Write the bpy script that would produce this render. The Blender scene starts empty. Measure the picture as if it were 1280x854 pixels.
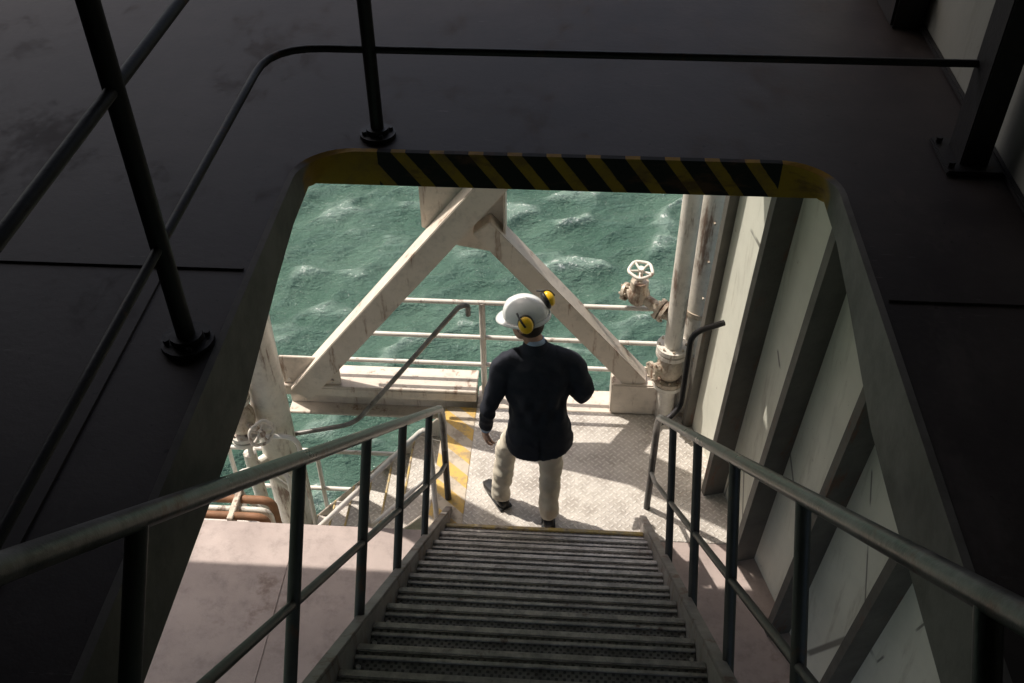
import bpy, bmesh, math, random
import numpy as np
from mathutils import Vector, Matrix, noise
random.seed(4); rng=np.random.RandomState(7)
sc=bpy.context.scene
V=Vector
# ------------------------------------------------------------------ helpers
def empty(name):
    e=bpy.data.objects.new(name,None); sc.collection.objects.link(e); return e
def mk(name,verts,faces,mat,parent=None,smooth=False,bevel=0,matrix=None):
    me=bpy.data.meshes.new(name); me.from_pydata([tuple(v) for v in verts],[],faces); me.update()
    bm=bmesh.new(); bm.from_mesh(me)
    bmesh.ops.recalc_face_normals(bm,faces=bm.faces)
    if bevel>0:
        bmesh.ops.bevel(bm,geom=list(bm.edges),offset=bevel,segments=2,affect='EDGES',clamp_overlap=True)
    if matrix is not None: bmesh.ops.transform(bm,matrix=matrix,verts=bm.verts)
    bm.to_mesh(me); bm.free()
    if smooth:
        me.polygons.foreach_set('use_smooth',[True]*len(me.polygons))
    ob=bpy.data.objects.new(name,me); sc.collection.objects.link(ob)
    if mat: me.materials.append(mat)
    if parent: ob.parent=parent
    return ob
def box(name,lo,hi,mat,parent=None,bevel=.004,matrix=None):
    x0,y0,z0=lo;x1,y1,z1=hi
    v=[(x0,y0,z0),(x1,y0,z0),(x1,y1,z0),(x0,y1,z0),(x0,y0,z1),(x1,y0,z1),(x1,y1,z1),(x0,y1,z1)]
    f=[(0,3,2,1),(4,5,6,7),(0,1,5,4),(1,2,6,5),(2,3,7,6),(3,0,4,7)]
    return mk(name,v,f,mat,parent,bevel=bevel,matrix=matrix)
def bar(name,p1,p2,w,h,mat,parent=None,up=(0,0,1),bevel=.004):
    p1=V(p1);p2=V(p2);d=(p2-p1);L=d.length;d.normalize();up=V(up)
    s=d.cross(up).normalized();u=s.cross(d)
    M=Matrix((( s.x,d.x,u.x,p1.x),(s.y,d.y,u.y,p1.y),(s.z,d.z,u.z,p1.z),(0,0,0,1)))
    return box(name,(-w/2,0,-h/2),(w/2,L,h/2),mat,parent,bevel,M)
def fillet(pts,r,seg=6):
    pts=[V(p) for p in pts]; out=[pts[0]]
    for i in range(1,len(pts)-1):
        a,b,c=pts[i-1],pts[i],pts[i+1]
        d1=(a-b);d2=(c-b);rr=min(r,d1.length*.45,d2.length*.45)
        s=b+d1.normalized()*rr;e=b+d2.normalized()*rr
        for k in range(seg+1):
            t=k/seg; out.append(s*(1-t)**2+b*2*t*(1-t)+e*t*t)
    out.append(pts[-1]); return out
def tubedata(pts,radii,n=14,cap=True):
    pts=[V(p) for p in pts]
    if not isinstance(radii,(list,tuple)): radii=[radii]*len(pts)
    vs=[];fs=[];t0=(pts[1]-pts[0]).normalized()
    ref=V((0,0,1)) if abs(t0.z)<.9 else V((1,0,0))
    u=t0.cross(ref).normalized()
    for i,p in enumerate(pts):
        if i==0:t=(pts[1]-pts[0])
        elif i==len(pts)-1:t=(pts[-1]-pts[-2])
        else:t=(pts[i+1]-pts[i]).normalized()+(pts[i]-pts[i-1]).normalized()
        t.normalize(); u=(u-t*u.dot(t)).normalized(); w=t.cross(u)
        r=radii[i]; ra,rb=(r if isinstance(r,(list,tuple)) else (r,r))
        for k in range(n):
            a=2*math.pi*k/n; vs.append(p+u*math.cos(a)*ra+w*math.sin(a)*rb)
    for i in range(len(pts)-1):
        for k in range(n):
            a=i*n+k;b=i*n+(k+1)%n; fs.append((a,b,b+n,a+n))
    if cap:
        fs.append(tuple(range(n-1,-1,-1))); fs.append(tuple((len(pts)-1)*n+k for k in range(n)))
    return vs,fs
def tube(name,pts,r,mat,parent=None,n=14,fr=0):
    if fr: pts=fillet(pts,fr)
    v,f=tubedata(pts,r,n); ob=mk(name,v,f,mat,parent,smooth=True)
    m=ob.modifiers.new('es','EDGE_SPLIT'); m.split_angle=math.radians(50)
    return ob
def merge(lst):
    vs=[];fs=[]
    for v,f in lst:
        o=len(vs); vs+=list(v); fs+=[tuple(i+o for i in q) for q in f]
    return vs,fs
def ringloft(rings,n=28,cap=True,sq=2.0):
    vs=[];fs=[]
    for c,u,w in rings:
        c=V(c);u=V(u);w=V(w)
        for k in range(n):
            a=2*math.pi*k/n;ca,sa=math.cos(a),math.sin(a)
            x=math.copysign(abs(ca)**(2/sq),ca);y=math.copysign(abs(sa)**(2/sq),sa)
            vs.append(c+u*x+w*y)
    for i in range(len(rings)-1):
        for k in range(n):
            a=i*n+k;b=i*n+(k+1)%n; fs.append((a,b,b+n,a+n))
    if cap:
        fs.append(tuple(range(n-1,-1,-1))); fs.append(tuple((len(rings)-1)*n+k for k in range(n)))
    return vs,fs
def ellips(c,r,M=None,nu=20,nv=12,zmin=-1.0):
    vs=[];fs=[];c=V(c)
    for j in range(nv+1):
        ph=math.asin(zmin)+(math.pi/2-math.asin(zmin))*j/nv
        for k in range(nu):
            a=2*math.pi*k/nu
            p=V((r[0]*math.cos(a)*max(math.cos(ph),1e-3),r[1]*math.sin(a)*max(math.cos(ph),1e-3),r[2]*math.sin(ph)))
            if M: p=M@p
            vs.append(c+p)
    for j in range(nv):
        for k in range(nu):
            a=j*nu+k;b=j*nu+(k+1)%nu; fs.append((a,b,b+nu,a+nu))
    fs.append(tuple(range(nu-1,-1,-1))); fs.append(tuple(nv*nu+k for k in range(nu)))
    return vs,fs
def remeshed(name,parts,mat,parent,voxel,smooth=4,wr=None,M=None,carve=None):
    v,f=merge(parts); ob=mk(name,v,f,mat,None)
    m=ob.modifiers.new('r','REMESH'); m.mode='VOXEL'; m.voxel_size=voxel
    if smooth:
        s=ob.modifiers.new('s','SMOOTH'); s.factor=.5; s.iterations=smooth
    dg=bpy.context.evaluated_depsgraph_get(); dg.update()
    me=bpy.data.meshes.new_from_object(ob.evaluated_get(dg))
    ob.modifiers.clear(); ob.data=me
    me.update()
    nn=[v.normal.copy() for v in me.vertices]
    if wr:
        amp,sx,sy,sz=wr
        for i,v in enumerate(me.vertices):
            c=v.co
            q=noise.noise(V((c.x*sx,c.y*sy,c.z*sz)))*.7+noise.noise(V((c.x*sx*2+5,c.y*sy*2,c.z*sz*2.1)))*.45
            q=q-abs(noise.noise(V((c.x*sx*1.3+9,c.y*sy+3+c.z*4,c.z*sz*1.5+c.x*5))))*.9+.2
            v.co=c+nn[i]*amp*q
    if carve:
        for i,v in enumerate(me.vertices): v.co=v.co+nn[i]*carve(v.co,nn[i])
    if M is not None: me.transform(M)
    me.polygons.foreach_set('use_smooth',[True]*len(me.polygons))
    if not me.materials: me.materials.append(mat)
    ob.parent=parent
    return ob
# ------------------------------------------------------------------ materials
class NT:
    def __init__(s,name):
        s.m=bpy.data.materials.new(name); s.m.use_nodes=True; s.t=s.m.node_tree; s.n=s.t.nodes
        s.b=s.n['Principled BSDF']; s.tc=s.n.new('ShaderNodeTexCoord').outputs['Object']
    def set(s,sock,v):
        if isinstance(v,bpy.types.NodeSocket): s.t.links.new(v,sock)
        else:
            if isinstance(v,tuple) and len(v)==3 and sock.type=='RGBA': v=v+(1,)
            sock.default_value=v
    def math(s,op,a,b=0.0,c=0.0):
        n=s.n.new('ShaderNodeMath'); n.operation=op
        for i,x in enumerate((a,b,c)): s.set(n.inputs[i],x)
        return n.outputs[0]
    def mapping(s,scale=(1,1,1),rot=(0,0,0),loc=(0,0,0),vec=None):
        n=s.n.new('ShaderNodeMapping'); s.set(n.inputs['Vector'],vec or s.tc)
        n.inputs['Scale'].default_value=scale;n.inputs['Rotation'].default_value=rot;n.inputs['Location'].default_value=loc
        return n.outputs[0]
    def noise(s,scale,detail=4,rough=.6,vec=None,dist=0):
        n=s.n.new('ShaderNodeTexNoise'); s.set(n.inputs['Vector'],vec or s.tc)
        n.inputs['Scale'].default_value=scale;n.inputs['Detail'].default_value=min(detail,5);n.inputs['Roughness'].default_value=rough;n.inputs['Distortion'].default_value=dist
        return n.outputs['Fac']
    def ramp(s,f,a,b):
        n=s.n.new('ShaderNodeMapRange'); s.set(n.inputs[0],f); n.inputs[1].default_value=a;n.inputs[2].default_value=b
        n.interpolation_type='SMOOTHSTEP'
        return n.outputs[0]
    def mix(s,f,a,b):
        n=s.n.new('ShaderNodeMix'); n.data_type='RGBA'; s.set(n.inputs[0],f); s.set(n.inputs[6],a); s.set(n.inputs[7],b); return n.outputs[2]
    def bump(s,h,st=.3,d=.01,prev=None):
        n=s.n.new('ShaderNodeBump'); n.inputs['Strength'].default_value=st;n.inputs['Distance'].default_value=d; s.set(n.inputs['Height'],h)
        if prev: s.set(n.inputs['Normal'],prev)
        return n.outputs[0]
    def out(s,col,rough=.5,metal=0,nrm=None,**k):
        s.set(s.b.inputs['Base Color'],col); s.set(s.b.inputs['Roughness'],rough); s.set(s.b.inputs['Metallic'],metal)
        if nrm: s.set(s.b.inputs['Normal'],nrm)
        for a,v in k.items(): s.set(s.b.inputs[a.replace('_',' ')],v)
        return s.m
def paint(name,c1,c2,scale=3,rough=.5,rust=0.0,bump=.15,metal=0,rustcol=(.12,.045,.018),streak=(9,9,1.2),grime=.0,**kw):
    t=NT(name)
    a=t.noise(scale,4,.65); f=t.ramp(a,.3,.7); col=t.mix(f,c1,c2)
    if grime>0:
        g=t.ramp(t.noise(scale*5,5,.75),.45,.75); col=t.mix(t.math('MULTIPLY',g,grime),col,tuple(x*.22 for x in c1))
    if rust>0:
        r=t.noise(1.6,5,.7,vec=t.mapping(streak))
        rr=t.ramp(t.math('ADD',r,t.math('MULTIPLY',a,.35)),.82-.22*rust,.95-.18*rust)
        col=t.mix(t.math('MULTIPLY',rr,.8),col,rustcol)
    rg=t.math('ADD',t.math('MULTIPLY',a,.35),rough-.17)
    return t.out(col,rg,metal,t.bump(t.noise(60,3,.7),bump,.006),**kw)
M_cream=paint('cream_paint',(.70,.62,.53),(.60,.53,.45),2.5,.5,.38,.15,grime=.3,rustcol=(.20,.10,.05))
M_pipe=paint('pipe_paint',(.76,.72,.64),(.64,.59,.52),3,.45,.55,.15,grime=.3)
M_white=paint('rail_paint',(.74,.70,.64),(.62,.57,.51),4,.45,.4,.1)
# deck paint with scuffs
t=NT('deck_paint')
a=t.noise(1.1,5,.65); col=t.mix(t.ramp(a,.35,.68),(.030,.022,.021),(.060,.046,.042))
b_=t.ramp(t.noise(3.2,5,.8,vec=t.mapping((1,.6,1),rot=(0,0,.4))),.52,.72); col=t.mix(t.math('MULTIPLY',b_,.6),col,(.105,.085,.077))
sp_=t.ramp(t.noise(26,3,.7),.66,.72); col=t.mix(t.math('MULTIPLY',sp_,.7),col,(.012,.010,.010))
sc1=t.ramp(t.noise(6,4,.8,vec=t.mapping((1,9,1),rot=(0,0,.9))),.66,.72); col=t.mix(t.math('MULTIPLY',sc1,.5),col,(.14,.12,.11))
M_deckdark=t.out(col,t.math('ADD',.55,t.math('MULTIPLY',b_,.2)),0,t.bump(t.noise(40,3,.7),.15,.005),Specular_IOR_Level=.3)
M_pink=paint('faded_deck_paint',(.45,.36,.325),(.34,.27,.245),1.3,.6,.35,.25,streak=(1.5,1.5,1.5),grime=.4,rustcol=(.17,.11,.085))
M_rail=paint('worn_handrail',(.085,.080,.075),(.22,.21,.20),9,.33,.3,.2,metal=.4,streak=(4,4,4))
M_post=paint('post_paint',(.032,.030,.029),(.06,.056,.053),5,.45,.3,.2,streak=(4,4,2))
M_dark=paint('dark_steel',(.022,.020,.020),(.038,.034,.034),5,.5,.2,.2,Specular_IOR_Level=.3)
M_gray=paint('coaming_paint',(.20,.185,.17),(.15,.14,.13),3,.6,.6,.2,grime=.3)
M_soffit=paint('soffit_paint',(.62,.59,.53),(.52,.49,.44),3,.6,.4,.1,grime=.2)
M_str=paint('stringer_paint',(.28,.25,.23),(.18,.16,.145),4,.5,.5,.2)
M_rib_shade=paint('rib_shade_paint',(.115,.106,.09),(.085,.078,.067),3,.6,.4,.2,grime=.3)  # shade on the rib faces is put into this dark base colour
M_brass=paint('valve_paint',(.58,.50,.40),(.42,.35,.27),14,.45,.8,.2,metal=.1,grime=.45)
M_wood=paint('rusty_pipe_paint',(.30,.14,.07),(.2,.1,.05),6,.7,.3,.3)
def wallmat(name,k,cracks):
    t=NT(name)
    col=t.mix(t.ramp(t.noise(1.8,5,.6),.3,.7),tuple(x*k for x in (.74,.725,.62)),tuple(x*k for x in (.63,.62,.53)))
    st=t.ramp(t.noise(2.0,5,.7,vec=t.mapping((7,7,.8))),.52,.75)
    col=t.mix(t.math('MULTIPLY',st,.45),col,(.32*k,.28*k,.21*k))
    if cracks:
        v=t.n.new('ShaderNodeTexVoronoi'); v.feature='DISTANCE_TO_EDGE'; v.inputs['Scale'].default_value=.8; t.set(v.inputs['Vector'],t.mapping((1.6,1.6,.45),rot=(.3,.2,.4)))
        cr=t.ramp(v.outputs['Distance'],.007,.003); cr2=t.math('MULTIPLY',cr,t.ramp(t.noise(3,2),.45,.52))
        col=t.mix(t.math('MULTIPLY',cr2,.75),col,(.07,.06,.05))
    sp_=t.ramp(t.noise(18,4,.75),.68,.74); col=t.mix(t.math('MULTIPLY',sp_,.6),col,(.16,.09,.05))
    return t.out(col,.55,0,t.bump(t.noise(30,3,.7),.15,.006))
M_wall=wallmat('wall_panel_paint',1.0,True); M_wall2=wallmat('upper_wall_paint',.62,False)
def checkerplate(name,base,base2,dirt,sc_=30):
    t=NT(name)
    sep=t.n.new('ShaderNodeSeparateXYZ'); t.set(sep.inputs[0],t.mapping((sc_,sc_,1),rot=(0,0,math.radians(45))))
    x,y=sep.outputs[0],sep.outputs[1]
    fx=t.math('FLOOR',x);fy=t.math('FLOOR',y)
    par=t.math('MODULO',t.math('ABSOLUTE',t.math('ADD',fx,fy)),2)
    lx=t.math('SUBTRACT',t.math('SUBTRACT',x,fx),.5); ly=t.math('SUBTRACT',t.math('SUBTRACT',y,fy),.5)
    def mixv(a,b,f): return t.math('ADD',t.math('MULTIPLY',a,t.math('SUBTRACT',1,f)),t.math('MULTIPLY',b,f))
    u=mixv(lx,ly,par); w=mixv(ly,lx,par)
    e=t.math('ADD',t.math('POWER',t.math('DIVIDE',u,.47),2),t.math('POWER',t.math('DIVIDE',w,.16),2))
    h=t.ramp(e,1.25,.5)
    n=t.noise(2.2,5,.7); f=t.ramp(n,.35,.65)
    col=t.mix(f,base,base2)
    dd=t.ramp(t.noise(5,5,.7),.42,.68)
    col=t.mix(t.math('MULTIPLY',dd,.6),col,dirt)
    col=t.mix(t.math('MULTIPLY',h,.5),t.mix(.35,col,dirt),(.82,.78,.72))
    return t.out(col,t.math('ADD',.35,t.math('MULTIPLY',f,.2)),.12,t.bump(h,.8,.004))
M_check=checkerplate('checker_plate',(.62,.57,.52),(.76,.71,.64),(.25,.21,.175),27)
t=NT('tread_grit')
sep=t.n.new('ShaderNodeSeparateXYZ'); t.set(sep.inputs[0],t.mapping((70,70,1)))
dx=t.math('SINE',t.math('MULTIPLY',sep.outputs[0],3.1416)); dy=t.math('SINE',t.math('MULTIPLY',sep.outputs[1],3.1416))
dots=t.ramp(t.math('MULTIPLY',dx,dy),.1,.5)
col=t.mix(t.ramp(t.noise(9,5,.7),.35,.65),(.11,.10,.093),(.24,.22,.205)); col=t.mix(t.math('MULTIPLY',dots,.8),col,(.03,.027,.025))
M_tread=t.out(col,.5,.2,t.bump(dots,.5,.004))
M_nose=paint('nosing_metal',(.66,.61,.56),(.36,.33,.305),14,.34,.2,.2,metal=.35,streak=(6,6,6),grime=.45)
M_nosey=paint('nosing_yellow',(.60,.42,.12),(.42,.36,.28),12,.5,.4,.2,grime=.4,streak=(6,6,6))
t=NT('hazard_coaming')
sep=t.n.new('ShaderNodeSeparateXYZ'); t.set(sep.inputs[0],t.tc); X,Y,Z=sep.outputs
s=t.math('FRACT',t.math('DIVIDE',t.math('ADD',t.math('ADD',X,10.03),t.math('MULTIPLY',Z,.75)),.116))
s=t.math('ADD',s,t.math('MULTIPLY',t.math('SUBTRACT',t.noise(40,3),.5),.06))
blk=t.ramp(s,.36,.39)
rng_=t.math('MULTIPLY',t.math('GREATER_THAN',X,-.575),t.math('LESS_THAN',X,.62))
blk=t.math('MULTIPLY',blk,rng_)
yel=t.mix(t.ramp(t.noise(12,5,.7),.4,.7),(.36,.205,.02),(.22,.125,.035))
c=t.mix(blk,yel,(.012,.011,.010))
ru=t.ramp(t.noise(4,5,.7,vec=t.mapping((1,1,3))),.53,.68); c=t.mix(t.math('MULTIPLY',ru,.7),c,(.10,.04,.02))
far=t.ramp(Y,2.49,2.52)
g=t.mix(t.ramp(t.noise(5,5,.7),.35,.7),(.20,.185,.165),(.13,.12,.105))
c=t.mix(far,g,c)
M_haz=t.out(c,.65,0,t.bump(t.noise(50,3),.2,.005),Specular_IOR_Level=.2)
t=NT('hazard_floor')
sep=t.n.new('ShaderNodeSeparateXYZ'); t.set(sep.inputs[0],t.tc); X,Y,Z=sep.outputs
s=t.math('FRACT',t.math('DIVIDE',t.math('ADD',t.math('ADD',Y,t.math('MULTIPLY',X,.9)),10),.22))
c=t.mix(t.ramp(s,.5,.53),(.66,.42,.10),(.54,.46,.36)); c=t.mix(t.math('MULTIPLY',t.ramp(t.noise(9,5,.75),.44,.66),.75),c,(.27,.21,.15))
M_hazf=t.out(c,.5,0,t.bump(t.noise(50,3),.2,.005))
# water
t=NT('sea_water_mat')
w1=t.noise(.45,3,.5); w2=t.noise(3.6,5,.68,vec=t.mapping((1,1.9,1),rot=(0,0,.5)))
col=t.mix(t.ramp(w1,.3,.7),(.062,.122,.090),(.100,.172,.130))
at=t.n.new('ShaderNodeAttribute'); at.attribute_name='crest'
col=t.mix(t.ramp(at.outputs['Fac'],.1,.95),col,(.21,.30,.245))  # crests lightened to put light variation into the water colour
lace=t.ramp(t.noise(4.5,5,.85,dist=.8),.55,.64)
fo=t.math('MULTIPLY',lace,t.ramp(t.math('ADD',at.outputs['Fac'],t.math('MULTIPLY',w1,.9)),.90,1.25))
col=t.mix(fo,col,(.66,.70,.65))
M_water=t.out(col,t.math('ADD',.09,t.math('MULTIPLY',fo,.4)),0,t.bump(w2,1.0,.20),IOR=1.33)
def plain(name,c,rough=.5,metal=0,c2=None,sc_=30,b=.1,**k):
    t=NT(name); col=t.mix(t.ramp(t.noise(sc_,4),.3,.7),c,c2 or tuple(x*.75 for x in c))
    return t.out(col,rough,metal,t.bump(t.noise(sc_*8,2),b,.003),**k)
M_jacket=plain('navy_wool',(.014,.016,.025),.9,0,(.022,.024,.035),12,.3)
M_trouser=plain('khaki_cotton',(.68,.62,.51),.85,0,(.60,.53,.43),8,.3)
M_skin=plain('skin',(.50,.29,.20),.5,0,(.42,.23,.16),25,.1)
M_hair=plain('hair',(.035,.02,.012),.6,0,None,80,.5)
M_shirt=plain('shirt_cotton',(.45,.55,.70),.8)
M_helm=plain('helmet_plastic',(.80,.80,.79),.25,0,(.74,.74,.73),5,.02)
M_yel=plain('earmuff_yellow',(.92,.58,.02),.3,0,(.88,.53,.02),5,.02)
M_blk=plain('black_rubber',(.015,.015,.015),.5)
M_shoe=plain('shoe_leather',(.02,.018,.016),.35)
M_eye=plain('eye_white',(.8,.8,.8),.2)
# ------------------------------------------------------------------ camera
CZ=5.28
cam=bpy.data.objects.new('camera',bpy.data.cameras.new('camera')); sc.collection.objects.link(cam)
cam.data.sensor_width=36; cam.data.lens=35.18; cam.data.clip_start=.02; cam.data.clip_end=9000
R=V((.99798,.06334,-.00538));U=V((-.03792,.66133,.7491));B=V((.0510,-.74739,.66239))
cam.matrix_world=Matrix(((R.x,U.x,B.x,0),(R.y,U.y,B.y,0),(R.z,U.z,B.z,CZ),(0,0,0,1)))
sc.camera=cam
# ------------------------------------------------------------------ light
sdir=V((-.60,.34,1)).normalized()
el=math.asin(sdir.z); az=math.atan2(sdir.x,sdir.y)
w=bpy.data.worlds.new('World'); sc.world=w; w.use_nodes=True
sk=w.node_tree.nodes.new('ShaderNodeTexSky'); sk.sky_type='NISHITA'; sk.sun_disc=False; sk.sun_elevation=el; sk.sun_rotation=az
sk.dust_density=5.0; sk.ozone_density=.2; sk.air_density=.8
bg=w.node_tree.nodes['Background']; w.node_tree.links.new(sk.outputs[0],bg.inputs[0]); bg.inputs[1].default_value=.15
sl=bpy.data.lights.new('sun','SUN'); sl.energy=5; sl.angle=math.radians(.5); sl.color=(1,.94,.85)
so=bpy.data.objects.new('sun',sl); sc.collection.objects.link(so); so.rotation_euler=sdir.to_track_quat('Z','Y').to_euler(); so.location=(-10,8,20)
sc.view_settings.view_transform='Standard'; sc.view_settings.look='None'; sc.view_settings.exposure=0
# ------------------------------------------------------------------ sea
WZ=-9.0
nx=ny=430; x=np.linspace(-20,17,nx); y=np.linspace(3,40,ny); GX,GY=np.meshgrid(x,y)
H=np.zeros_like(GX);DX=np.zeros_like(GX);DY=np.zeros_like(GX)
for i in range(130):
    lam=.34*(2.8/.34)**(rng.rand()**1.0); k=2*math.pi/lam
    th=math.radians(-62)+rng.randn()*.6; a=lam*.0078*(1 if lam<1.8 else .75); ph=rng.rand()*6.28
    arg=k*(GX*math.cos(th)+GY*math.sin(th))+ph
    H+=a*np.cos(arg); DX-=a*math.cos(th)*np.sin(arg)*.75; DY-=a*math.sin(th)*np.sin(arg)*.75
ed=np.minimum.reduce([GX+20,17-GX,GY-3,40-GY]); fade=np.clip(ed/3,0,1)
crest=np.clip((H-H.mean())/(2.2*H.std()),0,1)*fade
P=np.stack([GX+DX*fade,GY+DY*fade,WZ+H*fade],-1).reshape(-1,3)
idx=np.arange(nx*ny).reshape(ny,nx)
F=np.stack([idx[:-1,:-1],idx[:-1,1:],idx[1:,1:],idx[1:,:-1]],-1).reshape(-1,4)
BIG=4000
ext=[(-BIG,-BIG),(BIG,-BIG),(BIG,BIG),(-BIG,BIG)]
P=np.vstack([P,[(a,b,WZ) for a,b in ext]]); n0=nx*ny
F=F.tolist()
F+=[[n0,n0+1,idx[0,-1],idx[0,0]],[n0+1,n0+2,idx[-1,-1],idx[0,-1]],[n0+2,n0+3,idx[-1,0],idx[-1,-1]],[n0+3,n0,idx[0,0],idx[-1,0]]]
me=bpy.data.meshes.new('sea_water'); me.from_pydata(P.tolist(),[],F); me.update()
me.polygons.foreach_set('use_smooth',[True]*len(me.polygons))
aa=me.attributes.new('crest','FLOAT','POINT'); aa.data.foreach_set('value',np.append(crest.ravel(),[0,0,0,0]).astype(np.float32))
me.materials.append(M_water); sea=bpy.data.objects.new('sea_water',me); sc.collection.objects.link(sea)
# ------------------------------------------------------------------ upper deck with hatch
DZ=3.73; DY=4.90
deck=empty('upper_deck')
hx0,hx1,hy0,hy1=-.81,.775,.1,2.59
def hatch_loop(rad):
    pts=[(hx0,hy0)]
    for k in range(1,13): pts.append((hx0,hy0+(hy1-rad-hy0)*k/12))
    for k in range(1,11):
        a=math.pi-k/10*math.pi/2; pts.append((hx0+rad+rad*math.cos(a),hy1-rad+rad*math.sin(a)))
    pts.append((hx1-rad,hy1))
    for k in range(1,11):
        a=math.pi/2-k/10*math.pi/2; pts.append((hx1-rad+rad*math.cos(a),hy1-rad+rad*math.sin(a)))
    for k in range(1,13): pts.append((hx1,hy1-rad-(hy1-rad-hy0)*k/12))
    return pts
loop=hatch_loop(.17); loop2=hatch_loop(.035)
def plate(name,z,mat,parent,outer,loop):
    bm=bmesh.new(); es=[]
    for lp in (outer,loop):
        vs=[bm.verts.new((p[0],p[1],z)) for p in lp]
        for i in range(len(vs)): es.append(bm.edges.new((vs[i],vs[(i+1)%len(vs)])))
    bmesh.ops.triangle_fill(bm,edges=es,use_beauty=True)
    me=bpy.data.meshes.new(name); bm.to_mesh(me); bm.free(); me.materials.append(mat)
    ob=bpy.data.objects.new(name,me); sc.collection.objects.link(ob); ob.parent=parent; return ob
outer=[(-6,-3),(1.27,-3),(1.27,DY),(-6,DY)]
plate('deck_plate',DZ,M_deckdark,deck,outer,loop); plate('deck_underside',DZ-.09,M_soffit,deck,outer,loop2)
box('edge_beam',(-6,DY,DZ-.10),(1.27,DY+.06,DZ+.002),M_gray,deck)
box('outrigger',(-.95,DY+.06,DZ-.09),(-.40,5.40,DZ-.01),M_cream,deck)
vs=[];fs=[]
for i,((px,py),(qx,qy)) in enumerate(zip(loop,loop2)):
    f=min(1,max(0,(qy-1.7)/.6)); d=.24*(1-f)+.112*f
    vs+= [(px,py,DZ+.003),(qx,qy,DZ-d)]
for i in range(len(loop)-1): fs.append((2*i,2*i+1,2*i+3,2*i+2))
co=mk('hatch_coaming',vs,fs,M_haz,deck)
m=co.modifiers.new('s','SOLIDIFY'); m.thickness=.018; m.offset=-1
tube('weld_seam',[(-5.9,1.985,DZ+.001),(-.82,1.985,DZ+.001)],.005,M_deckdark,deck,6)
tube('weld_seam',[(.79,1.95,DZ+.001),(1.26,1.95,DZ+.001)],.005,M_deckdark,deck,6)
tube('weld_seam',[(-1.02,-2,DZ+.001),(-1.02,1.97,DZ+.001)],.004,M_deckdark,deck,6)
gr=empty('guard_rail')
def flange(par,x,y,z,r=.055,mat=M_dark):
    tube('flange',[(x,y,z),(x,y,z+.014)],r,mat,par,20)
    tube('collar',[(x,y,z+.014),(x,y,z+.03)],r*.62,mat,par,16)
    for k in range(4):
        a=k*math.pi/2+.4; tube('bolt',[(x+r*.75*math.cos(a),y+r*.75*math.sin(a),z+.014),(x+r*.75*math.cos(a),y+r*.75*math.sin(a),z+.024)],.007,mat,par,6)
for (sx,sy,rr) in ((-.875,1.70,.022),(-.587,2.67,.020),(-.875,.55,.022)):
    tube('stanchion',[(sx,sy,DZ),(sx,sy,DZ+1.05)],rr,M_dark,gr); flange(gr,sx,sy,DZ,.062 if sx<-.8 else .055)
for hh,r in ((.28,.011),(.65,.014),(1.05,.02)):
    tube('rail',[(1.15,2.67,DZ+hh),(-.875,2.67,DZ+hh),(-.875,.0,DZ+hh)],r,M_dark,gr,12,fr=.16)
box('post',(1.12,2.57,DZ),(1.20,2.69,DZ+2.6),M_dark,gr); box('post_foot',(1.075,2.53,DZ),(1.235,2.73,DZ+.016),M_dark,gr)
tube('bolt',[(1.092,2.56,DZ+.016),(1.092,2.56,DZ+.032)],.01,M_dark,gr,6); tube('bolt',[(1.092,2.7,DZ+.016),(1.092,2.7,DZ+.032)],.01,M_dark,gr,6)
cb=empty('column_bracket'); box('base',(1.13,3.52,DZ),(1.248,4.1,DZ+.16),M_dark,cb,.01); box('flange',(1.08,3.50,DZ+.16),(1.248,4.1,DZ+.18),M_dark,cb,.004)
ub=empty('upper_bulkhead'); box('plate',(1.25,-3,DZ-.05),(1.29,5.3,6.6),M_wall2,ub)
box('skirting',(1.232,-3,DZ),(1.252,4.9,DZ+.02),M_dark,ub)
for yy in (4.2,.9,-.3): box('stiffener',(1.17,yy,DZ+.01),(1.25,yy+.015,6.5),M_gray,ub)
ce=empty('ceiling'); box('plate',(-6,-3,6.5),(1.25,5.2,6.6),M_dark,ce)
for yy in (-1.5,0,1.5,3,4.5): box('beam',(-6,yy,6.3),(1.24,yy+.1,6.5),M_dark,ce)
rb=empty('rear_bulkhead'); box('plate',(-6,-3.1,DZ),(1.27,-3.0,6.6),M_gray,rb)
lb=empty('side_bulkhead'); box('plate',(-6.1,-3,DZ),(-6,5.2,6.6),M_gray,lb)
# ------------------------------------------------------------------ lower floor
lf=empty('lower_deck_floor')
box('plate',(-2.75,-3,-.06),(1.9,4.06,0),M_pink,lf,.003)
box('edge_beam',(-2.75,3.96,-.28),(-.86,4.05,-.06),M_cream,lf)
box('edge_beam_side',(-2.75,-3,-.28),(-2.66,3.96,-.06),M_cream,lf)
tube('weld_seam',[(-1.7,-2,.001),(-1.7,4.05,.001)],.004,M_pink,lf,6)
lp=empty('landing_platform')
box('checker_plate',(-.62,4.06,-.05),(1.30,5.2,.004),M_check,lp,.003)
box('hazard_nosing',(-.85,4.06,-.05),(-.62,5.2,.006),M_hazf,lp,.003)
box('under_beam',(-.85,5.05,-.3),(1.05,5.15,-.05),M_cream,lp)
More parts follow.
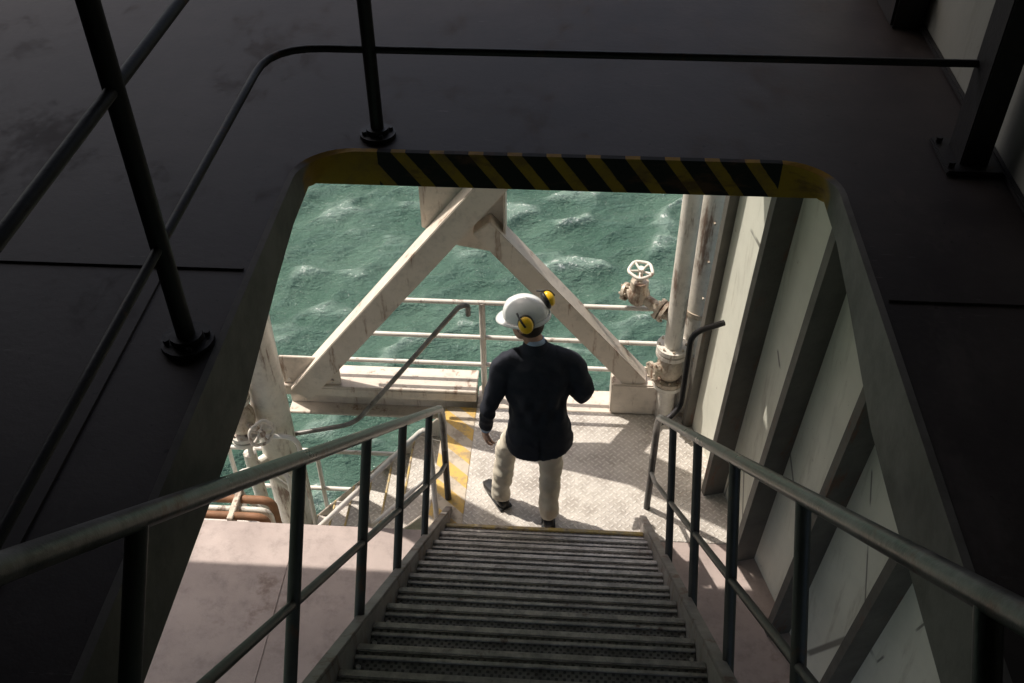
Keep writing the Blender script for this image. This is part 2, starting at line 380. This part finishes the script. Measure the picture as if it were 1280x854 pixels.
# ------------------------------------------------------------------ main stair
TS=.9237; cs=.7346; sn=.6785
stair=empty('steel_staircase'); SXL,SXR=-.70,.55
def nz(y): return TS*(4.195-y)
for (xa,xb) in ((SXL-.012,SXL),(SXR,SXR+.012)):
    pr=[(4.25,0),(.12,nz(.12)+.05),(.12,nz(.12)-.2),(3.97,0)]
    v=[(xa,a,b) for a,b in pr]+[(xb,a,b) for a,b in pr]
    mk('stringer',v,[(0,1,2,3),(7,6,5,4),(0,4,5,1),(1,5,6,2),(2,6,7,3),(3,7,4,0)],M_str,stair,bevel=.002)
for xa in (SXL-.022,SXR+.022):
    bar('stringer_flange',(xa,4.25,.012),(xa,.12,nz(.12)+.062),.042,.01,M_str,stair,bevel=.002)
NS=18; RI=3.73/NS; GO=RI/TS
for k in range(1,NS):
    z=RI*k; yn=4.195-GO*k
    box('tread',(SXL+.001,yn-.205,z-.03),(SXR-.001,yn-.034,z-.006),M_tread,stair,.002)
    m_=M_nosey if k in(1,) else M_nose
    box('nosing',(SXL+.001,yn-.034,z-.05),(SXR-.001,yn-.004,z+.002),m_,stair,.005)
    box('rear_shade_strip',(SXL+.001,yn-.262,z-.055),(SXR-.001,yn-.205,z-.012),M_dark,stair,.002)  # dark strip stands in for the shaded gap behind each tread
    box('inner_strip',(SXL+.001,yn-.066,z-.006),(SXR-.001,yn-.052,z+.003),M_nose,stair,.0015)
    for xx in (SXL+.02,SXR-.02): tube('bolt',[(xx,yn-.1,z-.006),(xx,yn-.1,z+.006)],.009,M_nose,stair,6)
def SP(x,s,n):
    return V((x,cs*s-sn*n,CZ-sn*s-cs*n))
NB=1.032; 
for HX,SS in ((-.735,(.75,1.73,2.82,3.80,4.67,5.60)),(.60,(.75,1.42,2.48,3.45,4.38,5.35))):
    for s in SS:
        tube('baluster',[SP(HX,s,.30),SP(HX,s,NB+.10)],.020,M_post,stair,12)
    e=SP(HX,6.1,.30)
    tube('handrail',[SP(HX,.2,.30),e,V((HX,4.33,.78)),V((HX,4.33,.5))],.0225,M_rail,stair,16,fr=.12)
    tube('newel',[V((HX,4.33,0)),V((HX,4.33,.55))],.0220,M_post,stair,12)
    tube('mid_rail',[SP(HX,.2,.71),SP(HX,6.25,.71),V((HX,4.33,.36))],.014,M_post,stair,10,fr=.05)
# ------------------------------------------------------------------ side stair descending left
s2=empty('side_staircase')
for k in range(1,8):
    z=-.2*k; xx=-.85-.175*(k-1)
    box('tread',(xx-.22,4.2,z-.03),(xx+.005,5.08,z),M_check,s2,.003)
    box('nosing',(xx-.235,4.2,z-.035),(xx-.22,5.08,z+.004),M_nosey,s2,.003)
for yy in (4.19,5.09): bar('stringer',(-.83,yy,-.08),(-2.2,yy,-1.64),.015,.2,M_cream,s2)
tube('handrail_far',[(-.64,5.1,.98),(-.64,5.1,1.07),(-.70,5.1,1.05),(-1.53,5.1,-.12),(-2.15,5.1,-.3),(-2.9,5.1,-.3)],.018,M_rail,s2,12,fr=.12)
tube('handrail_near',[(-.79,4.14,.0),(-.79,4.14,.92),(-1.62,4.14,-.16),(-1.9,4.14,-.45),(-2.9,4.14,-.45)],.018,M_white,s2,12,fr=.12)
tube('mid_rail_near',[(-.79,4.14,.48),(-1.7,4.14,-.68),(-1.9,4.14,-.9),(-2.9,4.14,-.9)],.014,M_white,s2,12,fr=.1)
for xx,z0,z1 in ((-1.25,-.5,.33),(-1.65,-1.0,-.2),(-2.3,-1.5,-.45),(-2.85,-1.5,-.45)): tube('post',[(xx,4.14,z0),(xx,4.14,z1)],.016,M_white,s2,10)
ll=empty('lower_landing')
box('plate',(-3.4,4.1,-1.5),(-2.05,5.2,-1.45),M_check,ll,.003)
for hh in (.45,.9): tube('rail',[(-3.35,4.15,-1.45+hh),(-3.35,5.2,-1.45+hh),(-1.0,5.2,-1.45+hh)],.018,M_white,ll,12,fr=.15)
for xx in (-3.3,-2.6,-1.9,-1.2): tube('post',[(xx,5.2,-1.6),(xx,5.2,-.55)],.018,M_white,ll,10)
for dy in (0,.32): tube('ladder_hoop',[(-1.88,4.5+dy,-1.45),(-1.88,4.5+dy,.02),(-2.24,4.5+dy,.0),(-2.26,4.5+dy,-.28),(-1.98,4.5+dy,-.62),(-1.98,4.5+dy,-1.45)],.019,M_white,ll,12,fr=.12)
rp=empty('rusty_pipes')
for yy,zz,rr in ((4.14,-.05,.028),(4.22,-.08,.022),(4.30,-.07,.030)): tube('pipe',[(-4.2,yy,zz),(-1.95,yy,zz),(-1.95,yy,-1.2)],rr,M_wood if yy!=4.22 else M_pipe,rp,12,fr=.08)
for xx in (-3.6,-3.0,-2.6,-2.2): box('clamp',(xx,4.09,-.12),(xx+.04,4.36,-.02),M_brass,rp)
# ------------------------------------------------------------------ k-brace and beam
kb=empty('steel_cross_brace')
box('bottom_beam_top',(-2.05,5.2,.14),(-.62,5.44,.16),M_cream,kb); box('bottom_beam_web',(-2.05,5.31,-.12),(-.62,5.33,.14),M_cream,kb)
box('bottom_beam_flange',(-2.05,5.2,-.14),(-.62,5.44,-.12),M_cream,kb)
box('bottom_beam_lip',(-2.05,5.2,.06),(-.62,5.215,.14),M_cream,kb)
box('beam_right',(-.62,5.21,-.14),(1.3,5.44,-.002),M_cream,kb)
bar('brace_left',(-1.92,5.24,.10),(-.40,5.24,2.04),.17,.17,M_cream,kb,up=(0,1,0),bevel=.006)
bar('brace_right',(-.55,5.30,1.60),(.55,5.30,.26),.15,.15,M_cream,kb,up=(0,1,0),bevel=.006)
pr=[(-.95,1.52),(-.72,1.38),(-.50,1.34),(-.40,1.42),(-.40,3.63),(-.95,3.63)]
ya,yb=5.335,5.36
v=[(a,ya,b) for a,b in pr]+[(a,yb,b) for a,b in pr]; n=len(pr)
mk('gusset',v,[tuple(range(n)),tuple(range(2*n-1,n-1,-1))]+[(i,(i+1)%n,n+(i+1)%n,n+i) for i in range(n)],M_cream,kb,bevel=.003)
box('gusset_edge',(-.41,5.26,1.46),(-.395,5.40,3.62),M_cream,kb)
box('foot_plate_left',(-2.05,5.225,.16),(-1.62,5.245,.42),M_cream,kb); box('foot_block_right',(.36,5.2,.0),(.80,5.42,.29),M_cream,kb,.01)
for k in range(5): tube('bolt',[(-2.0+.08*k,5.225,.2),(-2.0+.08*k,5.21,.2)],.012,M_pipe,kb,6)
ra=empty('safety_railing')
for z,xl in ((.87,-1.32),(.55,-1.57),(.285,-1.78)): tube('rail',[(xl,5.37,z),(.82,5.37,z)],.017,M_white,ra,12)
for xx in (-.575,): tube('post',[(xx,5.37,-.05),(xx,5.37,.87)],.022,M_white,ra,12)
# ------------------------------------------------------------------ pipes
def pipe_flange(par,p,ax,r,th=.03,mat=None,bolts=8):
    p=V(p);ax=V(ax).normalized(); mat=mat or M_pipe
    tube('flange',[p-ax*th/2,p+ax*th/2],r,mat,par,24)
    u=ax.orthogonal().normalized();w_=ax.cross(u)
    for k in range(bolts):
        a=2*math.pi*k/bolts; q=p+(u*math.cos(a)+w_*math.sin(a))*r*.82
        tube('bolt',[q-ax*(th/2+.014),q+ax*(th/2+.014)],.0085,M_brass,par,6)
def wheel(par,c,ax,r,mat):
    c=V(c);ax=V(ax).normalized();u=ax.orthogonal().normalized();w_=ax.cross(u)
    pts=[c+(u*math.cos(a)+w_*math.sin(a))*r*(1+.05*math.cos(5*a)) for a in [2*math.pi*k/30 for k in range(31)]]
    tube('handwheel_rim',pts,r*.15,mat,par,8)
    for k in range(5):
        a=2*math.pi*k/5; tube('handwheel_spoke',[c-ax*.01,c+(u*math.cos(a)+w_*math.sin(a))*r],r*.11,mat,par,8)
    tube('handwheel_hub',[c-ax*.02,c+ax*.02],r*.28,mat,par,10)
bp=empty('steel_pipe'); BX=-2.11
tube('pipe',[(BX,5.02,-8.9),(BX,5.02,3.6)],.132,M_pipe,bp,28)
for z in (-.55,1.7): tube('band',[(BX,5.02,z),(BX,5.02,z+.05)],.138,M_pipe,bp,28)
sp=empty('valve_pipe'); VX,VY=-2.27,4.84
tube('pipe',[(VX,VY,3.5),(VX,VY,.2)],.052,M_pipe,sp,16); tube('pipe_low',[(VX,VY,-.2),(VX,VY,-.55),(VX+.07,VY-.12,-.95),(VX+.07,VY-.12,-2.4)],.048,M_pipe,sp,16,fr=.12)
pipe_flange(sp,(VX,VY,.40),(0,0,1),.10);pipe_flange(sp,(VX,VY,.355),(0,0,1),.10)
v_,f_=ellips((VX,VY,.17),(.105,.105,.15)); mk('valve_body',v_,f_,M_brass,sp,True)
pipe_flange(sp,(VX,VY,.01),(0,0,1),.10);pipe_flange(sp,(VX,VY,-.04),(0,0,1),.10)
tube('valve_stem',[(VX,VY,.15),(VX+.17,VY-.14,.19)],.025,M_brass,sp,10); wheel(sp,(VX+.20,VY-.17,.20),(1,-1,.3),.09,M_pipe)
tube('side_branch',[(VX,VY,.6),(VX-.15,VY,.75),(VX-.15,VY,3.5)],.035,M_pipe,sp,12,fr=.1)
tube('cross_pipe',[(VX,VY,-.35),(BX,5.02,-.35)],.04,M_pipe,sp,12)
pb=empty('steel_pipe'); QX,QY=.935,5.35
tube('pipe',[(QX,QY,-8.9),(QX,QY,3.6)],.122,M_pipe,pb,28)
for z in (.9,2.2): tube('clamp',[(QX,QY,z),(QX,QY,z+.04)],.129,M_brass,pb,28)
for z in (.3,.55,.8,1.1,1.4,1.7,2.0): tube('stud',[(QX-.02,QY-.11,z),(QX-.02,QY-.145,z)],.008,M_brass,pb,6)
pa=empty('water_valve'); AX,AY=.755,5.20
tube('pipe',[(AX,AY,.62),(AX,AY,3.6)],.062,M_pipe,pa,20)
pipe_flange(pa,(AX,AY,.68),(0,0,1),.112,.034);pipe_flange(pa,(AX,AY,.635),(0,0,1),.112,.034)
v_,f_=ellips((AX,AY,.50),(.098,.098,.13)); mk('valve_body',v_,f_,M_brass,pa,True)
tube('valve_side',[(AX,AY,.5),(AX-.13,AY-.06,.5)],.05,M_brass,pa,14); pipe_flange(pa,(AX-.13,AY-.06,.5),(-.13,-.06,0),.07,.02,M_brass,6)
pipe_flange(pa,(AX,AY,.38),(0,0,1),.108,.032,M_brass);pipe_flange(pa,(AX,AY,.34),(0,0,1),.108,.032,M_pipe)
tube('lower_pipe',[(AX,AY,.34),(AX,AY,-.3)],.065,M_pipe,pa,20)
tube('branch',[(AX,AY,.92),(.50,5.36,1.0)],.040,M_brass,pa,14)
ax=(V((AX,AY,.92))-V((.50,5.36,1.0))).normalized()
pipe_flange(pa,V((AX,AY,.92))-ax*.10,ax,.078,.024,M_brass,6);pipe_flange(pa,V((AX,AY,.92))-ax*.135,ax,.078,.024,M_brass,6)
v_,f_=ellips((.50,5.36,1.0),(.078,.07,.09)); mk('globe_body',v_,f_,M_brass,pa,True)
tube('bonnet',[(.50,5.36,1.05),(.50,5.36,1.12)],.062,M_brass,pa,8); tube('stem',[(.50,5.36,1.1),(.50,5.36,1.22)],.018,M_brass,pa,10)
tube('outlet',[(.50,5.36,1.0),(.42,5.40,.99)],.045,M_brass,pa,12); pipe_flange(pa,(.415,5.403,.99),(.07,-.04,.01),.064,.022,M_brass,6)
wheel(pa,(.50,5.36,1.21),(0,-.15,1),.078,M_pipe)
wr=empty('grab_rail')
tube('rail',[(.60,4.33,.80),(.66,4.33,.86),(.74,4.42,.88),(.74,4.42,1.48),(.93,4.5,1.50)],.018,M_dark,wr,12,fr=.08)
# ------------------------------------------------------------------ ribbed wall
wl=empty('ribbed_wall')
dw=V((-.2657,.964,0)); nw=V((-.964,-.2657,0)); up=V((0,-.137,.99))
def WP(yf,h,off=0):
    p=V((1.075+(4.67-yf)*.2757,yf,0)); return p+up*(h/.99)+nw*off
HT=3.62
v=[WP(5.25,-.3),WP(-2.8,-.3),WP(-2.8,HT),WP(5.25,HT)]; v+= [q-nw*.03 for q in v]
mk('panel',v,[(0,1,2,3),(7,6,5,4),(0,4,5,1),(1,5,6,2),(2,6,7,3),(3,7,4,0)],M_wall,wl)
for i,yf in enumerate((5.10,4.49,3.96,3.43,2.90,2.37,1.84,1.31,.78)):
    e_=.05 if i==0 else .13
    a=[WP(yf,-.02),WP(yf,HT),WP(yf,HT,e_),WP(yf,-.02,e_)]; b=[q+dw*.014 for q in a]
    mk('rib',a+b,[(0,1,2,3),(7,6,5,4),(0,4,5,1),(1,5,6,2),(2,6,7,3),(3,7,4,0)],M_rib_shade,wl)
    a=[WP(yf,-.02,e_),WP(yf,HT,e_),WP(yf,HT,e_+.012),WP(yf,-.02,e_+.012)]; 
    b=[q+dw*.05 for q in a]
    mk('rib_flange',a+b,[(0,1,2,3),(7,6,5,4),(0,4,5,1),(1,5,6,2),(2,6,7,3),(3,7,4,0)],M_rib_shade,wl)
# ------------------------------------------------------------------ man
man=empty('man')
MM=Matrix.Translation((-.19,4.23,0))@Matrix.Rotation(math.radians(8),4,'Z')
X3=V((1,0,0));Y3=V((0,1,0))
OX=.05
def body(rings,sq=2.3): return ringloft([((cx+OX,cy,z),X3*a,V((0,b,tl*b))) for z,cx,cy,a,b,tl in rings],32,True,sq)
def interp_r(pts,rs):
    fp=fillet(pts,.07,4); P_=[V(p) for p in pts]; L=[0]
    for i in range(1,len(P_)): L.append(L[-1]+(P_[i]-P_[i-1]).length)
    l=[0]
    for i in range(1,len(fp)): l.append(l[-1]+(fp[i]-fp[i-1]).length)
    k=L[-1]/l[-1]; return [float(np.interp(q*k,L,rs)) for q in l]
def limb(pts,rs): return tubedata(fillet(pts,.07,4),interp_r(pts,rs),20)
jk=[body([(.78,.015,-.065,.210,.150,.06),(.84,.01,-.065,.205,.15,0),(.93,.005,-.06,.190,.140,0),(1.05,0,-.035,.165,.120,-.1),(1.16,0,-.01,.182,.128,-.15),(1.27,.0,.015,.205,.130,-.2),(1.345,0,.03,.205,.115,-.2),(1.395,0,.045,.170,.090,-.2),(1.43,0,.055,.105,.072,-.2),(1.455,0,.065,.068,.06,-.2)])]
jk.append(limb([(OX-.10,.03,1.37),(OX-.195,.02,1.350),(-.245,-.06,1.09),(-.26,.0,.865)],[.075,.072,.055,.043]))
jk.append(limb([(OX+.10,.03,1.37),(OX+.195,.02,1.350),(.335,-.06,1.12),(.24,.17,1.04)],[.075,.072,.058,.043]))
def jcarve(c,n):
    d=0
    xx=c.x-OX
    if n.y<-.2 and abs(xx)<.19:
        d-=.003*math.exp(-(xx/.006)**2)
        if c.z<.95: d-=.008*math.exp(-(xx/.008)**2)
        for sg in (-1,1):
            u_=(xx*sg-.05)-(1.22-c.z)*.35
            if .98<c.z<1.3: d+=.007*math.sin(u_*70)*math.exp(-((c.z-1.12)/.10)**2)
    if c.z<.82: d+=.006*(.82-c.z)/.05
    return d
remeshed('jacket',jk,M_jacket,man,.0085,5,(.019,5,5,7),MM,jcarve)
cl=ringloft([((OX-.005,.050,1.42),X3*.088,V((0,.078,-.01))),((OX-.01,.062,1.474),X3*.069,V((0,.068,-.012))),((OX-.01,.064,1.478),X3*.060,V((0,.058,-.012)))],28,False)
mk('jacket_collar',cl[0],cl[1],M_jacket,man,True,matrix=MM)
cl=ringloft([((OX-.01,.062,1.45),X3*.062,V((0,.060,-.01))),((OX-.015,.070,1.500),X3*.057,V((0,.056,-.012))),((OX-.015,.072,1.500),X3*.050,V((0,.05,-.012)))],28,False)
mk('shirt_collar',cl[0],cl[1],M_shirt,man,True,matrix=MM)
for c_,ax_ in (((-.260,.0,.862),(-.05,.1,-1)),((.238,.176,1.036),(-.35,.9,-.3))):
    c_=V(c_);ax_=V(ax_).normalized(); v_,f_=tubedata([c_-ax_*.01,c_+ax_*.02],[.036,.034],16); mk('shirt_cuff',v_,f_,M_shirt,man,True,matrix=MM)
tr=[body([(1.0,0,-.045,.160,.115,0),(.90,0,-.055,.175,.13,0),(.82,0,-.055,.175,.125,0),(.78,0,-.05,.155,.10,0)],2.2),
    limb([(OX-.085,-.05,.88),(-.125,.15,.50),(-.175,.11,.07)],[.096,.072,.064]),
    limb([(OX+.085,-.055,.88),(.140,.0,.48),(.13,-.075,.07)],[.096,.072,.064])]
remeshed('trousers',tr,M_trouser,man,.010,3,(.016,7,7,9),MM)
def shoe(x,y,yaw):
    r=[]
    for yy,a,h in ((-.085,.022,.03),(-.07,.036,.06),(-.03,.040,.075),(.03,.040,.07),(.09,.046,.05),(.14,.046,.042),(.175,.034,.032),(.19,.015,.02)):
        r.append(((0,yy,h*.55),X3*a,V((0,0,h*.55))))
    v_,f_=ringloft(r,18,True,2.8); M_=MM@Matrix.Translation((x,y,.008))@Matrix.Rotation(yaw,4,'Z')
    mk('shoe',v_,f_,M_shoe,man,True,matrix=M_)
    v2=[(.046*s_*(1 if yy<.1 else .9),yy,0) for s_,yy in ((-1,-.09),(1,-.09),(1.05,.1),(.6,.195),(-.6,.195),(-1.05,.1))]
    v3=v2+[(a,b,.018) for a,b,c in v2]; mk('shoe_sole',v3,[(0,1,2,3,4,5),(11,10,9,8,7,6)]+[(i,(i+1)%6,6+(i+1)%6,6+i) for i in range(6)],M_blk,man,bevel=.004,matrix=M_)
shoe(-.18,.125,.45); shoe(.13,-.055,-.10)
def hand(name,wrist,dirv,palmn,side,curl):
    w0=V(wrist);d=V(dirv).normalized();n=V(palmn);n=(n-d*n.dot(d)).normalized();s=d.cross(n)*side
    parts=[ringloft([(w0,s*.026,n*.018),(w0+d*.03,s*.034,n*.017),(w0+d*.085,s*.041,n*.014),(w0+d*.098,s*.038,n*.010)],16,True,2.5)]
    for i,(off,L) in enumerate(((.030,.072),(.010,.082),(-.011,.076),(-.031,.058))):
        p=w0+d*.088+s*off; pts=[p];dd=d.copy()
        for j,(fr_,c) in enumerate(((.45,curl),(.3,curl*1.3),(.25,curl*.8))):
            dd=(dd*math.cos(c)+n*math.sin(c)); dd.normalize(); p=p+dd*L*fr_; pts.append(p)
        parts.append(tubedata(pts,[.0092,.0088,.008,.0062],10))
    p=w0+d*.03+s*.026; pts=[p,p+(d*.6+s*.65+n*.25).normalized()*.035,p+(d*.75+s*.45+n*.4).normalized()*.065,p+(d*.85+s*.25+n*.5).normalized()*.088]
    parts.append(tubedata(pts,[.013,.011,.0095,.007],10))
    parts.append(tubedata([w0-d*.05,w0+d*.01],[.026,.027],14))
    remeshed(name,parts,M_skin,man,.0032,3,None,MM)
hand('hand_left',(-.263,.006,.835),(-.05,.15,-1),(.9,.3,0),1,.35)
hand('hand_right',(.226,.198,1.03),(-.35,.9,-.1),(-.5,-.1,.6),1,.55)
HM=MM@Matrix.Translation((-.012,.10,1.60))@Matrix.Rotation(math.radians(56),4,'Z')@Matrix.Rotation(math.radians(-14),4,'X')
hd=[ellips((0,-.008,.02),(.077,.097,.105),None,24,16),
    ringloft([((0,.01,-.04),X3*.068,Y3*.080),((0,.025,-.075),X3*.056,Y3*.068),((0,.038,-.105),X3*.038,Y3*.048),((0,.045,-.118),X3*.018,Y3*.022)],20),
    tubedata([(0,.088,.015),(0,.100,-.012),(0,.113,-.032),(0,.092,-.043)],[.010,.012,.015,.010],10),
    ellips((0,.088,-.062),(.024,.012,.006)),ellips((0,.087,-.072),(.021,.012,.006)),
    ellips((-.03,.076,.026),(.022,.014,.007)),ellips((.03,.076,.026),(.022,.014,.007))]
for s_ in (-1,1):
    hd.append(ringloft([((s_*.076,-.008,-.032),V((0,.010,0)),V((s_*.006,0,.006))),((s_*.082,-.012,-.01),V((0,.018,0)),V((s_*.006,0,.006))),((s_*.086,-.016,.02),V((0,.020,0)),V((s_*.006,0,.006))),((s_*.080,-.012,.036),V((0,.010,0)),V((s_*.005,0,.005)))],12))
remeshed('head',hd,M_skin,man,.005,3,None,HM)
nk=[tubedata([(OX,.04,1.38),(OX-.015,.068,1.47),(OX-.045,.088,1.555)],[.060,.056,.056],18)]
remeshed('neck',nk,M_skin,man,.008,2,None,MM)
for s_ in (-1,1):
    v_,f_=ellips((s_*.03,.083,.008),(.013,.010,.009)); mk('eye',v_,f_,M_eye,man,True,matrix=HM)
    v_,f_=ellips((s_*.03,.0925,.008),(.005,.003,.005)); mk('iris',v_,f_,M_blk,man,True,matrix=HM)
v_,f_=ellips((0,-.022,.012),(.082,.092,.112),None,24,14,-.75)
hr=mk('hair',v_,f_,M_hair,man,True); hr.data.transform(HM)
bm=bmesh.new();bm.from_mesh(hr.data);inv=HM.inverted()
bmesh.ops.delete(bm,geom=[v for v in bm.verts if (inv@v.co).y>.03 and (inv@v.co).z<.07],context='VERTS');bm.to_mesh(hr.data);bm.free()
hz=.045
vs=[];fs=[];nu=48;nv=14
for j in range(nv+1):
    ph=math.pi/2*j/nv
    for k in range(nu):
        a=2*math.pi*k/nu; c_=max(math.cos(ph),1e-3)
        ridge=1+.035*math.exp(-((math.cos(a))/.16)**2)*math.sin(ph*.98)**.6*(1 if j else 0)
        vs.append((.112*math.cos(a)*c_**.92*ridge,.140*math.sin(a)*c_**.92*ridge-.012,hz+.128*math.sin(ph)*(ridge)))
for j in range(nv):
    for k in range(nu):
        a=j*nu+k;b=j*nu+(k+1)%nu; fs.append((a,b,b+nu,a+nu))
fs.append(tuple(nv*nu+k for k in range(nu)))
mk('helmet_shell',vs,fs,M_helm,man,True,matrix=HM)
vs=[];fs=[]
for k in range(nu):
    a=2*math.pi*k/nu; pk_=max(0,math.sin(a)); ex=.012+.045*pk_**3
    ca,sa=math.cos(a),math.sin(a)
    for rr,zz in ((0,.012),(0,.0),(1,-.012-.012*pk_**3),(1,-.006-.012*pk_**3)):
        vs.append(((.111+ex*rr)*ca,(.139+ex*rr)*sa-.012,hz+zz))
for k in range(nu):
    o=4*k;p=4*((k+1)%nu)
    for q in range(4): fs.append((o+q,o+(q+1)%4,p+(q+1)%4,p+q))
mk('helmet_brim',vs,fs,M_helm,man,True,matrix=HM)
for s_,c0 in ((-1,V((-.116,-.085,.072))),(1,V((.086,-.118,.108)))):
    o_=V((s_,-.55 if s_<0 else -.9,.25)).normalized()
    Rm=o_.to_track_quat('X','Z').to_matrix()
    v_,f_=ellips(c0+o_*.012,(.032,.042,.050),Rm); mk('earmuff_cup',v_,f_,M_yel,man,True,matrix=HM)
    v_,f_=ellips(c0-o_*.008,(.022,.047,.055),Rm); mk('earmuff_cushion',v_,f_,M_blk,man,True,matrix=HM)
    pts=[c0+o_*.046,c0+o_*.043+V((0,.02,.035)),c0+V((-s_*.01,.05,.06))]
    v_,f_=tubedata(fillet(pts,.02),.006,8); mk('earmuff_arm',v_,f_,M_blk,man,True,matrix=HM)
ph=empty('phone'); bm_=MM@Matrix.Translation((.15,.30,1.05))@Matrix.Rotation(.5,4,'X')
box('body',(-.037,-.075,-.004),(.037,.075,.004),M_blk,ph,.003,bm_)
